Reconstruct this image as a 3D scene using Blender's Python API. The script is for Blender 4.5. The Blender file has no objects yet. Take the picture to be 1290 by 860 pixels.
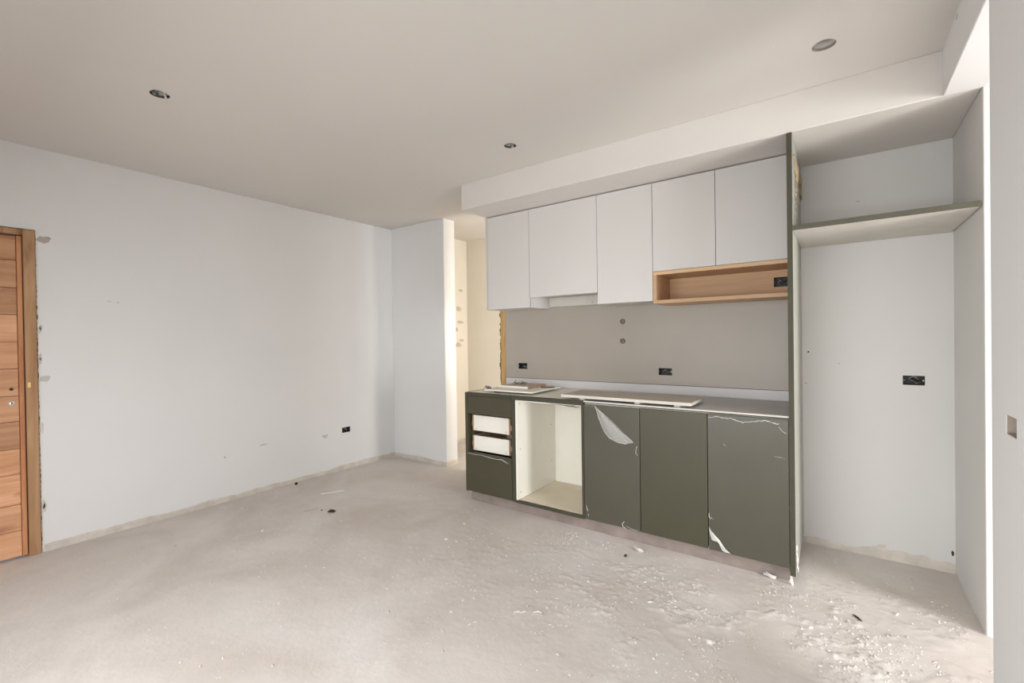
import bpy, bmesh, math, random
import numpy as np
from mathutils import Vector, Matrix, noise
random.seed(7)
S = bpy.context.scene
COL = S.collection

# ------------------------------------------------------------------ camera
F_PX, YAW, PITCH, ROLL = 571.36, math.radians(35.796), math.radians(-0.422), math.radians(-0.822)
fwd = Vector((-math.sin(YAW)*math.cos(PITCH), math.cos(YAW)*math.cos(PITCH), math.sin(PITCH)))
rgt = Vector((math.cos(YAW), math.sin(YAW), 0.0))
upv = rgt.cross(fwd)
r2 = rgt*math.cos(ROLL) + upv*math.sin(ROLL)
u2 = -rgt*math.sin(ROLL) + upv*math.cos(ROLL)
cam_data = bpy.data.cameras.new('camera')
cam_data.sensor_fit = 'HORIZONTAL'; cam_data.sensor_width = 36.0
cam_data.lens = 36.0*F_PX/1290.0
cam_data.clip_start = 0.02
cam = bpy.data.objects.new('camera', cam_data); COL.objects.link(cam)
M = Matrix((r2, u2, -fwd)).transposed().to_4x4(); M.translation = Vector((0, 0, 1.38))
cam.matrix_world = M
S.camera = cam

# ------------------------------------------------------------------ world, daylight, exposure
world = bpy.data.worlds.new('overcast sky'); S.world = world; world.use_nodes = True
bg = world.node_tree.nodes['Background']
bg.inputs['Strength'].default_value = 0.6
_n = world.node_tree.nodes; _l = world.node_tree.links      # overcast sky above, duller ground below the horizon
_g = _n.new('ShaderNodeTexCoord'); _s = _n.new('ShaderNodeSeparateXYZ'); _r = _n.new('ShaderNodeValToRGB')
_l.new(_g.outputs['Generated'], _s.inputs[0]); _m = _n.new('ShaderNodeMath'); _m.operation = 'MULTIPLY_ADD'
_m.inputs[1].default_value = 0.5; _m.inputs[2].default_value = 0.5
_l.new(_s.outputs['Z'], _m.inputs[0]); _l.new(_m.outputs[0], _r.inputs['Fac']); _l.new(_r.outputs['Color'], bg.inputs['Color'])
_r.color_ramp.elements[0].position = 0.48; _r.color_ramp.elements[0].color = (0.30, 0.28, 0.26, 1)
_r.color_ramp.elements[1].position = 0.52; _r.color_ramp.elements[1].color = (0.92, 0.96, 1.0, 1)

def area_light(name, loc, rot, sx, sy, power, color=(1, 1, 1)):
    l = bpy.data.lights.new(name, 'AREA'); l.shape = 'RECTANGLE'; l.size = sx; l.size_y = sy
    l.energy = power; l.color = color
    o = bpy.data.objects.new(name, l); COL.objects.link(o)
    o.location = loc; o.rotation_euler = rot
    return o
R90 = math.pi/2
# daylight coming through the balcony windows behind the camera (room facade, Y = -1) and of the next room (X = 4)
area_light('daylight_rear_window', (-1.1, -1.02, 1.15), (-R90+0.78, 0, math.pi), 2.6, 2.1, 74, (0.96, 0.98, 1.0))
area_light('daylight_side_window', (4.02, 1.30, 1.10), (0, R90-0.5, 0), 2.1, 1.15, 172, (0.98, 0.99, 1.0))
area_light('passage_fill_light', (-1.02, 4.17, 1.5), (0, R90, 0), 1.4, 0.6, 32, (1.0, 0.95, 0.87))  # added warm fill to brighten the passage; its source is unknown
S.view_settings.view_transform = 'Standard'; S.view_settings.look = 'None'
S.view_settings.gamma = 1.0; S.view_settings.use_curve_mapping = False
S.view_settings.exposure = 0.48

# ------------------------------------------------------------------ materials
def mat(name, color, rough=0.6, metal=0.0, vary=0.0, vscale=4.0, color2=None, bump=0.0, bscale=60.0, bump2=0.0, b2scale=6.0, spec=0.5, coat=0.0):
    m = bpy.data.materials.new(name); m.use_nodes = True
    nt = m.node_tree; N = nt.nodes; L = nt.links
    b = N['Principled BSDF']
    b.inputs['Roughness'].default_value = rough; b.inputs['Metallic'].default_value = metal
    b.inputs['Specular IOR Level'].default_value = spec
    b.inputs['Coat Weight'].default_value = coat
    tc = N.new('ShaderNodeTexCoord')
    c2 = color2 or tuple(c*(1-vary) for c in color)
    nz = N.new('ShaderNodeTexNoise'); nz.inputs['Scale'].default_value = vscale; nz.inputs['Detail'].default_value = 6
    nz.inputs['Roughness'].default_value = 0.6
    L.new(tc.outputs['Object'], nz.inputs['Vector'])
    rp = N.new('ShaderNodeValToRGB'); rp.color_ramp.elements[0].position = 0.35; rp.color_ramp.elements[1].position = 0.65
    rp.color_ramp.elements[0].color = (*c2, 1); rp.color_ramp.elements[1].color = (*color, 1)
    L.new(nz.outputs['Fac'], rp.inputs['Fac']); L.new(rp.outputs['Color'], b.inputs['Base Color'])
    if bump or bump2:
        n1 = N.new('ShaderNodeTexNoise'); n1.inputs['Scale'].default_value = bscale; n1.inputs['Detail'].default_value = 5
        L.new(tc.outputs['Object'], n1.inputs['Vector'])
        bp = N.new('ShaderNodeBump'); bp.inputs['Strength'].default_value = 0.6; bp.inputs['Distance'].default_value = bump
        L.new(n1.outputs['Fac'], bp.inputs['Height'])
        last = bp
        if bump2:
            n2 = N.new('ShaderNodeTexNoise'); n2.inputs['Scale'].default_value = b2scale; n2.inputs['Detail'].default_value = 2
            L.new(tc.outputs['Object'], n2.inputs['Vector'])
            bp2 = N.new('ShaderNodeBump'); bp2.inputs['Strength'].default_value = 0.6; bp2.inputs['Distance'].default_value = bump2
            L.new(n2.outputs['Fac'], bp2.inputs['Height']); L.new(bp.outputs['Normal'], bp2.inputs['Normal']); last = bp2
        L.new(last.outputs['Normal'], b.inputs['Normal'])
    return m

def wood(name, ca, cb, axis='Y', scale=1.0, knots=True, rough=0.55):
    """ca light, cb dark; grain runs along AXIS; tone changes from board to board"""
    m = bpy.data.materials.new(name); m.use_nodes = True
    nt = m.node_tree; N = nt.nodes; L = nt.links; b = N['Principled BSDF']
    b.inputs['Roughness'].default_value = rough; b.inputs['Specular IOR Level'].default_value = 0.3
    tc = N.new('ShaderNodeTexCoord'); oi = N.new('ShaderNodeObjectInfo')
    mp = N.new('ShaderNodeMapping')
    st = {'X': (0.6, 9, 9), 'Y': (9, 0.6, 9), 'Z': (9, 9, 0.6)}[axis]
    mp.inputs['Scale'].default_value = tuple(s*scale for s in st)
    add = N.new('ShaderNodeVectorMath'); add.operation = 'ADD'
    cx = N.new('ShaderNodeCombineXYZ')
    mu = N.new('ShaderNodeMath'); mu.operation = 'MULTIPLY'; mu.inputs[1].default_value = 37.0
    L.new(oi.outputs['Random'], mu.inputs[0])
    for i in range(3): L.new(mu.outputs[0], cx.inputs[i])
    L.new(tc.outputs['Object'], add.inputs[0]); L.new(cx.outputs[0], add.inputs[1])
    L.new(add.outputs[0], mp.inputs['Vector'])
    nz = N.new('ShaderNodeTexNoise'); nz.inputs['Scale'].default_value = 2.2; nz.inputs['Detail'].default_value = 6
    nz.inputs['Distortion'].default_value = 0.8; nz.inputs['Roughness'].default_value = 0.62
    L.new(mp.outputs[0], nz.inputs['Vector'])
    rp = N.new('ShaderNodeValToRGB'); e = rp.color_ramp.elements
    e[0].position = 0.3; e[0].color = (*cb, 1); e[1].position = 0.68; e[1].color = (*ca, 1)
    L.new(nz.outputs['Fac'], rp.inputs['Fac'])
    hs = N.new('ShaderNodeHueSaturation')
    mr = N.new('ShaderNodeMapRange'); mr.inputs['To Min'].default_value = 0.78; mr.inputs['To Max'].default_value = 1.16
    L.new(oi.outputs['Random'], mr.inputs['Value']); L.new(mr.outputs[0], hs.inputs['Value'])
    L.new(rp.outputs['Color'], hs.inputs['Color'])
    out = hs.outputs['Color']
    if knots:
        kn = N.new('ShaderNodeTexNoise'); kn.inputs['Scale'].default_value = 0.9; kn.inputs['Detail'].default_value = 3
        mp2 = N.new('ShaderNodeMapping')
        s2 = {'X': (2, 7, 7), 'Y': (7, 2.5, 7), 'Z': (7, 7, 2)}[axis]
        mp2.inputs['Scale'].default_value = s2
        L.new(add.outputs[0], mp2.inputs['Vector']); L.new(mp2.outputs[0], kn.inputs['Vector'])
        kr = N.new('ShaderNodeValToRGB'); kr.color_ramp.elements[0].position = 0.61; kr.color_ramp.elements[1].position = 0.72
        kr.color_ramp.elements[0].color = (0, 0, 0, 1); kr.color_ramp.elements[1].color = (0.75, 0.75, 0.75, 1)
        L.new(kn.outputs['Fac'], kr.inputs['Fac'])
        mx = N.new('ShaderNodeMixRGB'); mx.inputs['Color2'].default_value = (cb[0]*0.45, cb[1]*0.33, cb[2]*0.3, 1)
        L.new(kr.outputs['Color'], mx.inputs['Fac']); L.new(out, mx.inputs['Color1']); out = mx.outputs['Color']
    L.new(out, b.inputs['Base Color'])
    bp = N.new('ShaderNodeBump'); bp.inputs['Distance'].default_value = 0.0008
    L.new(nz.outputs['Fac'], bp.inputs['Height']); L.new(bp.outputs['Normal'], b.inputs['Normal'])
    return m

WALL = mat('white wall paint', (0.79, 0.785, 0.775), 0.85, vary=0.035, vscale=0.9, bump=0.0004, bscale=140, bump2=0.006, b2scale=1.7, spec=0.2)
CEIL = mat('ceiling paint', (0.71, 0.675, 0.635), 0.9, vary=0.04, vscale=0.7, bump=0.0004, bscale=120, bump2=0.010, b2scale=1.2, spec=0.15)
CREAM = mat('cream unpainted plaster', (0.82, 0.765, 0.67), 0.9, vary=0.05, vscale=1.6, bump=0.0005, bscale=90, bump2=0.006, b2scale=2.0, spec=0.15)
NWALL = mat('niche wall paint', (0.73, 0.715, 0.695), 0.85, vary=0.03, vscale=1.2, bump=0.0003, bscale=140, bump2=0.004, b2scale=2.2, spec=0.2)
RAWP = mat('bare beige plaster', (0.70, 0.64, 0.57), 0.95, vary=0.2, vscale=9, bump=0.0015, bscale=50, spec=0.1)
PATCH = mat('brown patching plaster', (0.50, 0.44, 0.39), 0.95, vary=0.15, vscale=20, bump=0.001, bscale=60, spec=0.1)
GREEN = mat('olive green melamine', (0.068, 0.062, 0.036), 0.42, vary=0.07, vscale=3, bump=0.00012, bscale=400, spec=0.45)
GREENE = mat('olive green edge band', (0.068, 0.065, 0.043), 0.6, spec=0.25, vary=0.1, vscale=6)
GREENF = mat('olive green under dusty film', (0.086, 0.080, 0.058), 0.30, vary=0.12, vscale=2.5, bump=0.0004, bscale=9, spec=0.55)
GAPSHADE = mat('shaded olive carcass edge', (0.05, 0.047, 0.03), 0.7, spec=0.1)
SHELFE = mat('grey green shelf edge', (0.105, 0.10, 0.075), 0.65, spec=0.2, vary=0.1, vscale=6)
WHITE = mat('white matt lacquer', (0.66, 0.64, 0.615), 0.45, vary=0.02, vscale=2, spec=0.4)
MELA = mat('white melamine', (0.90, 0.87, 0.78), 0.5, vary=0.05, vscale=3, spec=0.4)
MELB = mat('dusty white melamine', (0.70, 0.665, 0.60), 0.6, vary=0.16, vscale=2.6, spec=0.3)
EDGEW = mat('pale edge band', (0.66, 0.63, 0.56), 0.6, vary=0.1, vscale=8)
OVENB = mat('tan dusty melamine', (0.76, 0.68, 0.54), 0.6, vary=0.1, vscale=5, spec=0.3)
GREYB = mat('pale grey board', (0.55, 0.54, 0.525), 0.4, vary=0.12, vscale=3, spec=0.5)  # even pale grey with mild mottling
TAUPE = mat('taupe board face', (0.52, 0.455, 0.39), 0.55, vary=0.08, vscale=4, spec=0.3)
SPLASH = mat('greige splashback board', (0.44, 0.395, 0.34), 0.38, vary=0.06, vscale=1.5, spec=0.4)
UPST = mat('pale upstand strip', (0.68, 0.665, 0.655), 0.5, vary=0.05, vscale=3)
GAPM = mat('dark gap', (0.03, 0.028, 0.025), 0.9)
CHIPB = wood('raw particle board', (0.55, 0.36, 0.22), (0.36, 0.21, 0.12), 'Z', 3.0, knots=False, rough=0.8)
OAK = wood('oak melamine', (0.64, 0.42, 0.25), (0.52, 0.325, 0.18), 'X', 1.0, knots=False, rough=0.45)
OAKE = wood('oak edge band', (0.66, 0.44, 0.255), (0.56, 0.355, 0.20), 'X', 1.0, knots=False, rough=0.45)
CEDAR = wood('reddish door timber', (0.76, 0.43, 0.25), (0.52, 0.25, 0.125), 'Y', 0.8)
JAMB = wood('brown frame timber', (0.50, 0.305, 0.165), (0.30, 0.155, 0.07), 'Z', 0.8)
STILE = wood('red door stile timber', (0.58, 0.27, 0.13), (0.30, 0.10, 0.04), 'Z', 0.8)
PINE = wood('yellow pine', (0.62, 0.40, 0.16), (0.42, 0.24, 0.085), 'Z', 1.2)
FOAM = mat('expanding foam', (0.50, 0.39, 0.25), 0.8, vary=0.3, vscale=14, color2=(0.32, 0.23, 0.13), bump=0.002, bscale=40)
FOAMD = mat('aged dark foam', (0.22, 0.17, 0.10), 0.9, vary=0.5, vscale=25, bump=0.003, bscale=60)
BLACK = mat('black plastic', (0.018, 0.017, 0.016), 0.5, vary=0.3, vscale=30)
BACKP = mat('dusty plastic', (0.24, 0.22, 0.20), 0.7, vary=0.5, vscale=40)
GREYW = mat('grey cable', (0.36, 0.34, 0.32), 0.5)
WHITEW = mat('white cable', (0.75, 0.74, 0.71), 0.5)
GREENW = mat('green cable', (0.06, 0.14, 0.10), 0.5)
STEEL = mat('zinc steel', (0.48, 0.46, 0.42), 0.35, metal=0.9)
DARKST = mat('dark steel', (0.16, 0.14, 0.12), 0.4, metal=0.7)
BRASS = mat('brass plate', (0.85, 0.62, 0.28), 0.35, metal=0.6)
PIPE = mat('grey pipe', (0.38, 0.35, 0.31), 0.5)
CONC = mat('rough concrete', (0.36, 0.31, 0.28), 0.95, vary=0.25, vscale=14, bump=0.003, bscale=50)
PLINTH = mat('dusty mortar plinth', (0.31, 0.255, 0.225), 0.95, vary=0.25, vscale=7, bump=0.002, bscale=45)
PLCHIP = mat('pale plaster chip', (0.80, 0.77, 0.72), 0.95, vary=0.1, vscale=30)
DKCHIP = mat('dark debris and hole shade', (0.05, 0.035, 0.025), 0.8, vary=0.3, vscale=30)
GRCHIP = mat('mortar crumb', (0.68, 0.62, 0.57), 0.95, vary=0.25, vscale=30)

def film_mat(name, alpha, color=(0.8, 0.8, 0.76), rough=0.25):
    m = bpy.data.materials.new(name); m.use_nodes = True
    N = m.node_tree.nodes; L = m.node_tree.links; b = N['Principled BSDF']
    b.inputs['Base Color'].default_value = (*color, 1); b.inputs['Roughness'].default_value = rough
    tr = N.new('ShaderNodeBsdfTransparent'); mx = N.new('ShaderNodeMixShader')
    tc = N.new('ShaderNodeTexCoord'); nz = N.new('ShaderNodeTexNoise'); nz.inputs['Scale'].default_value = 7; nz.inputs['Detail'].default_value = 2
    mr = N.new('ShaderNodeMapRange'); mr.inputs['To Min'].default_value = alpha*0.6; mr.inputs['To Max'].default_value = min(1, alpha*1.4)
    L.new(tc.outputs['Object'], nz.inputs['Vector']); L.new(nz.outputs['Fac'], mr.inputs['Value'])
    L.new(mr.outputs[0], mx.inputs['Fac']); L.new(tr.outputs[0], mx.inputs[1]); L.new(b.outputs[0], mx.inputs[2])
    L.new(mx.outputs[0], N['Material Output'].inputs['Surface'])
    return m
FILM = film_mat('clear protective film', 0.24)
FILME = film_mat('folded film edge', 0.62, (0.85, 0.85, 0.80), 0.35)

def floor_mat():
    m = bpy.data.materials.new('dusty screed floor'); m.use_nodes = True
    N = m.node_tree.nodes; L = m.node_tree.links; b = N['Principled BSDF']
    b.inputs['Roughness'].default_value = 0.8; b.inputs['Specular IOR Level'].default_value = 0.25
    tc = N.new('ShaderNodeTexCoord')
    def nz(scale, detail=6, rough=0.6, dist=0.0):
        n = N.new('ShaderNodeTexNoise'); n.inputs['Scale'].default_value = scale; n.inputs['Detail'].default_value = detail
        n.inputs['Roughness'].default_value = rough; n.inputs['Distortion'].default_value = dist
        L.new(tc.outputs['Object'], n.inputs['Vector']); return n
    def ramp(src, p0, p1, c0, c1):
        r = N.new('ShaderNodeValToRGB'); r.color_ramp.elements[0].position = p0; r.color_ramp.elements[1].position = p1
        r.color_ramp.elements[0].color = (*c0, 1); r.color_ramp.elements[1].color = (*c1, 1)
        L.new(src, r.inputs['Fac']); return r.outputs['Color']
    def mix(fac, a, c, mode='MIX', f=None):
        x = N.new('ShaderNodeMixRGB'); x.blend_type = mode
        if f is not None: x.inputs['Fac'].default_value = f
        else: L.new(fac, x.inputs['Fac'])
        L.new(a, x.inputs['Color1'])
        if isinstance(c, tuple): x.inputs['Color2'].default_value = (*c, 1)
        else: L.new(c, x.inputs['Color2'])
        return x.outputs['Color']
    base = ramp(nz(1.3, 5, 0.55, 0.6).outputs['Fac'], 0.33, 0.68, (0.59, 0.53, 0.485), (0.71, 0.67, 0.64))
    blot = ramp(nz(5.5, 6, 0.65, 0.5).outputs['Fac'], 0.40, 0.75, (1.0, 1.0, 1.0), (1.07, 1.06, 1.05))
    c = mix(None, base, blot, 'MULTIPLY', 1.0)
    spk = ramp(nz(60, 4, 0.7).outputs['Fac'], 0.68, 0.78, (0, 0, 0), (.8, .8, .8))
    c = mix(spk, c, (0.80, 0.76, 0.71))
    # whitish trowelled plaster smears
    sm = nz(2.6, 8, 0.72, 1.6)
    smr = ramp(sm.outputs['Fac'], 0.60, 0.72, (0, 0, 0), (0.45, 0.45, 0.45))
    c = mix(smr, c, (0.78, 0.73, 0.67))
    dk = ramp(nz(23, 5, 0.75).outputs['Fac'], 0.70, 0.78, (0, 0, 0), (0.4, 0.4, 0.4))
    c = mix(dk, c, (0.46, 0.38, 0.32))
    L.new(c, b.inputs['Base Color'])
    bp = N.new('ShaderNodeBump'); bp.inputs['Distance'].default_value = 0.0018
    n = nz(30, 8, 0.7); L.new(n.outputs['Fac'], bp.inputs['Height'])
    L.new(bp.outputs['Normal'], b.inputs['Normal'])
    return m
FLOOR = floor_mat()

# ------------------------------------------------------------------ helpers
def link(name, bm, m, parent=None, smooth=False):
    me = bpy.data.meshes.new(name); bm.normal_update(); bm.to_mesh(me); bm.free()
    if m is not None: me.materials.append(m)
    if smooth:
        for p in me.polygons: p.use_smooth = True
    o = bpy.data.objects.new(name, me); COL.objects.link(o)
    if parent: o.parent = parent
    return o

def add_box(bm, x0, x1, y0, y1, z0, z1, bevel=0.0):
    g = bmesh.ops.create_cube(bm, size=1.0)
    vs = g['verts']
    for v in vs:
        v.co = Vector((x0+(v.co.x+.5)*(x1-x0), y0+(v.co.y+.5)*(y1-y0), z0+(v.co.z+.5)*(z1-z0)))
    if bevel:
        es = list({e for v in vs for e in v.link_edges})
        bmesh.ops.bevel(bm, geom=es, offset=bevel, segments=1, affect='EDGES', profile=0.5)
    return vs

def box(name, m, parent, x0, x1, y0, y1, z0, z1, bevel=0.0008, label=None):
    bm = bmesh.new(); add_box(bm, x0, x1, y0, y1, z0, z1, bevel)
    o = link(name, bm, m, parent)
    if label: o['label'] = label
    return o

def relative(root):
    """re-express the children's meshes about the root's own origin"""
    inv = Matrix.Translation(-root.location)
    for ch in root.children_recursive:
        if ch.type == 'MESH' and ch.data.users == 1 and ch.matrix_basis == Matrix.Identity(4):
            ch.data.transform(inv)
    return root

def thing(name, label, cat, loc, group=None):
    o = bpy.data.objects.new(name, None); COL.objects.link(o)
    o.empty_display_size = 0.05
    o.location = loc; o['label'] = label; o['category'] = cat
    if group: o['group'] = group
    return o

def tag(o, label, cat, group=None):
    o['label'] = label; o['category'] = cat
    if group: o['group'] = group
    return o

def struct(o, label=None):
    o['kind'] = 'structure'
    if label: o['label'] = label
    return o

def tube(bm, pts, r, seg=6, closed=False):
    pts = [Vector(p) for p in pts]; rings = []
    prev = None
    for i, p in enumerate(pts):
        a = pts[max(i-1, 0)]; c = pts[min(i+1, len(pts)-1)]
        t = (c-a).normalized()
        ref = Vector((0, 0, 1)) if abs(t.z) < 0.9 else Vector((1, 0, 0))
        if prev is not None: ref = prev
        n = t.cross(ref)
        if n.length < 1e-6: n = t.cross(Vector((1, 0, 0)))
        n.normalize(); bnorm = n.cross(t).normalized(); prev = bnorm
        rr = r[i] if isinstance(r, (list, tuple)) else r
        rings.append([bm.verts.new(p + n*math.cos(2*math.pi*k/seg)*rr + bnorm*math.sin(2*math.pi*k/seg)*rr) for k in range(seg)])
    for i in range(len(rings)-1):
        for k in range(seg):
            bm.faces.new((rings[i][k], rings[i][(k+1) % seg], rings[i+1][(k+1) % seg], rings[i+1][k]))
    for rg in (rings[0], rings[-1]):
        try: bm.faces.new(rg)
        except ValueError: pass
    return rings

def cyl(bm, c, axis, r0, r1, h, seg=24):
    """cylinder from c along axis (unit Vector)"""
    q = Vector((0, 0, 1)).rotation_difference(Vector(axis)).to_matrix().to_4x4()
    mt = Matrix.Translation(Vector(c) + Vector(axis)*h/2) @ q
    bmesh.ops.create_cone(bm, cap_ends=True, segments=seg, radius1=r0, radius2=r1, depth=h, matrix=mt)

def holed_slab(name, m, plane_fn, u0, u1, v0, v1, depth, holes, us=(), vs=()):
    """slab whose front face lies at depth 0 and back at DEPTH; rectangular holes go right through. plane_fn(u, v, d) -> xyz"""
    U = sorted(set([u0, u1] + [h[0] for h in holes] + [h[1] for h in holes] + list(us)))
    V = sorted(set([v0, v1] + [h[2] for h in holes] + [h[3] for h in holes] + list(vs)))
    def solid(i, j):
        if not (0 <= i < len(U)-1 and 0 <= j < len(V)-1): return False
        cu = (U[i]+U[i+1])/2; cv = (V[j]+V[j+1])/2
        return not any(h[0] < cu < h[1] and h[2] < cv < h[3] for h in holes)
    bm = bmesh.new(); cache = {}
    def vert(i, j, d):
        k = (i, j, d)
        if k not in cache: cache[k] = bm.verts.new(plane_fn(U[i], V[j], depth*d))
        return cache[k]
    for i in range(len(U)-1):
        for j in range(len(V)-1):
            if not solid(i, j): continue
            bm.faces.new([vert(i, j, 0), vert(i+1, j, 0), vert(i+1, j+1, 0), vert(i, j+1, 0)])
            bm.faces.new([vert(i, j, 1), vert(i, j+1, 1), vert(i+1, j+1, 1), vert(i+1, j, 1)])
            for (di, dj, a, b2) in ((-1, 0, (i, j), (i, j+1)), (1, 0, (i+1, j), (i+1, j+1)), (0, -1, (i, j), (i+1, j)), (0, 1, (i, j+1), (i+1, j+1))):
                if not solid(i+di, j+dj):
                    bm.faces.new([vert(*a, 0), vert(*b2, 0), vert(*b2, 1), vert(*a, 1)])
    bmesh.ops.recalc_face_normals(bm, faces=bm.faces)
    return link(name, bm, m)

def blob(bm, c, r, squash=(1, 1, 1), amp=0.35, sub=1, seed=0, rough=1.0):
    g = bmesh.ops.create_icosphere(bm, subdivisions=sub, radius=1.0)
    for v in g['verts']:
        n = 1 + amp*noise.noise(v.co*1.7*rough + Vector((seed*3.1, seed*1.7, seed)))*2
        v.co = Vector(c) + Vector((v.co.x*squash[0], v.co.y*squash[1], v.co.z*squash[2]))*r*n

# ------------------------------------------------------------------ key measures (metres)
XL, YB, XR = -4.318, 3.56, 0.40          # door wall, kitchen wall, near right wall
YF = 2.90                                # front of base units, soffit and end panel
ZC, ZS = 2.688, 2.477                    # ceiling, soffit underside
XN = 0.531                               # right cheek of fridge recess
YU = 3.222                               # front of wall units

# ------------------------------------------------------------------ floor
def make_floor():
    xs = np.concatenate([np.arange(-4.5, -2.2, 0.016), np.arange(-2.2, 0.64, 0.0075), np.arange(0.64, 4.3, 0.12)])
    ys = np.concatenate([np.arange(-1.2, 0.3, 0.10), np.arange(0.3, 1.6, 0.016), np.arange(1.6, 3.3, 0.0075), np.arange(3.3, 3.62, 0.016), np.arange(3.62, 4.9, 0.06)])
    nx, ny = len(xs), len(ys)
    X, Y = np.meshgrid(xs, ys)
    rng = np.random.RandomState(3)
    def vnoise(fx, fy, seed):
        r = np.random.RandomState(seed); T = r.rand(256, 256)
        gx = X*fx + 500; gy = Y*fy + 500
        ix = np.floor(gx).astype(int); iy = np.floor(gy).astype(int)
        tx = gx-ix; ty = gy-iy; tx = tx*tx*(3-2*tx); ty = ty*ty*(3-2*ty)
        a = T[iy % 256, ix % 256]; b = T[iy % 256, (ix+1) % 256]; c = T[(iy+1) % 256, ix % 256]; d = T[(iy+1) % 256, (ix+1) % 256]
        return (a*(1-tx)+b*tx)*(1-ty)+(c*(1-tx)+d*tx)*ty
    def fbm(f, seed, oc=4):
        s = 0; w = 1; t = 0
        for k in range(oc): s = s + w*vnoise(f*2**k, f*2**k*1.07, seed+k); t += w; w *= 0.5
        return s/t
    low = (fbm(0.9, 10, 3)-0.5)*0.008
    ridg = 1-np.abs(fbm(3.5, 20, 4)*2-1)
    mask = np.clip((fbm(1.1, 30, 3)-0.46)*6, 0, 1)
    # rough, badly trowelled areas in front of the fridge recess and end panel
    area = np.exp(-(((X+0.45)/0.75)**2+((Y-2.25)/0.55)**2)) + 0.8*np.exp(-(((X-0.25)/0.45)**2+((Y-2.35)/0.6)**2)) + 0.45*np.exp(-(((X+1.5)/0.5)**2+((Y-2.3)/0.4)**2))
    area = np.clip(area, 0, 1)
    rough = area*np.clip((fbm(4.0, 40, 4)-0.47)*7, 0, 1)
    det = (fbm(13, 50, 3)-0.5); det2 = np.clip((fbm(34, 54, 3)-0.52)*4, 0, 1)
    z = low + 0.004*mask*(ridg-0.8)*(0.35+area) + rough*(0.0025 + 0.006*det + 0.007*det2) + 0.0012*(fbm(22, 60, 2)-0.5)
    # slab edges of screed left by trowel
    st = np.clip((fbm(1.6, 70, 4)-0.5)*40, 0, 1); z += 0.0026*st*(0.2+area)
    z -= z.mean()
    z = np.clip(z, -0.008, 0.016)
    V = np.stack([X.ravel(), Y.ravel(), z.ravel()], 1)
    i = np.arange(nx*ny).reshape(ny, nx)
    Fc = np.stack([i[:-1, :-1].ravel(), i[:-1, 1:].ravel(), i[1:, 1:].ravel(), i[1:, :-1].ravel()], 1)
    me = bpy.data.meshes.new('floor')
    me.vertices.add(len(V)); me.vertices.foreach_set('co', V.ravel())
    me.loops.add(Fc.size); me.loops.foreach_set('vertex_index', Fc.ravel())
    me.polygons.add(len(Fc)); me.polygons.foreach_set('loop_start', np.arange(0, Fc.size, 4)); me.polygons.foreach_set('loop_total', np.full(len(Fc), 4))
    me.update(); me.validate()
    me.polygons.foreach_set('use_smooth', np.ones(len(Fc), bool))
    me.materials.append(FLOOR)
    o = bpy.data.objects.new('floor', me); COL.objects.link(o); struct(o)
    zf = z
    def height(x, y):
        a = int(np.clip(np.searchsorted(xs, x), 0, nx-1)); b = int(np.clip(np.searchsorted(ys, y), 0, ny-1))
        return float(zf[b, a])
    def roughness(x, y):
        a = int(np.clip(np.searchsorted(xs, x), 0, nx-1)); b = int(np.clip(np.searchsorted(ys, y), 0, ny-1))
        return float(rough[b, a]), float(area[b, a])
    return o, height, roughness
floor, floor_z, floor_rough = make_floor()

# ------------------------------------------------------------------ ceiling with three round downlight cut-outs
HOLES = [(-2.89, 0.870, 0.044), (-1.805, 2.515, 0.042), (-0.046, 2.517, 0.047)]
def make_ceiling():
    bm = bmesh.new()
    U = [-4.5, 4.2]; V = [-1.25, 4.9]; cells = []
    for (cx, cy, r) in HOLES:
        s = 0.08; U += [cx-s, cx+s]; V += [cy-s, cy+s]; cells.append((cx-s, cx+s, cy-s, cy+s))
    U = sorted(set(U)); V = sorted(set(V)); cache = {}
    def vt(x, y):
        k = (round(x, 5), round(y, 5))
        if k not in cache: cache[k] = bm.verts.new((x, y, ZC))
        return cache[k]
    for i in range(len(U)-1):
        for j in range(len(V)-1):
            cx = (U[i]+U[i+1])/2; cy = (V[j]+V[j+1])/2
            if any(c[0] < cx < c[1] and c[2] < cy < c[3] for c in cells): continue
            bm.faces.new((vt(U[i], V[j]), vt(U[i], V[j+1]), vt(U[i+1], V[j+1]), vt(U[i+1], V[j])))
    n = 32
    for (cx, cy, r) in HOLES:
        sq, ci, top = [], [], []
        for k in range(n):
            a = 2*math.pi*k/n; c, s = math.cos(a), math.sin(a); q = 0.08/max(abs(c), abs(s))
            wob = 1+0.03*math.sin(3*a+cx)
            sq.append(bm.verts.new((cx+c*q, cy+s*q, ZC))); ci.append(bm.verts.new((cx+c*r*wob, cy+s*r*wob, ZC)))
            top.append(bm.verts.new((cx+c*r*wob, cy+s*r*wob, ZC+0.075)))
        for k in range(n):
            l = (k+1) % n
            bm.faces.new((sq[k], sq[l], ci[l], ci[k])); bm.faces.new((ci[k], ci[l], top[l], top[k]))
        bm.faces.new(top[::-1])
    add_box(bm, -4.5, 4.2, -1.25, 4.9, 2.80, 2.95)
    return struct(link('ceiling', bm, CEIL))
make_ceiling()

# ------------------------------------------------------------------ walls
socket_left = (2.858, 2.957, 0.392, 0.448)
wl = struct(holed_slab('wall_left', WALL, lambda u, v, d: (XL-d, u, v), -1.15, 3.75, 0, 2.82, 0.17,
                       [(-0.52, 0.60, -0.01, 2.14), socket_left]))
# rear facade with a wide balcony opening, behind the camera
struct(holed_slab('wall_rear', WALL, lambda u, v, d: (u, -1.0-d, v), -4.5, 4.2, 0, 2.82, 0.15, [(-3.0, 0.2, -0.01, 2.25), (1.2, 2.4, 0.9, 2.2)]))
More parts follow.
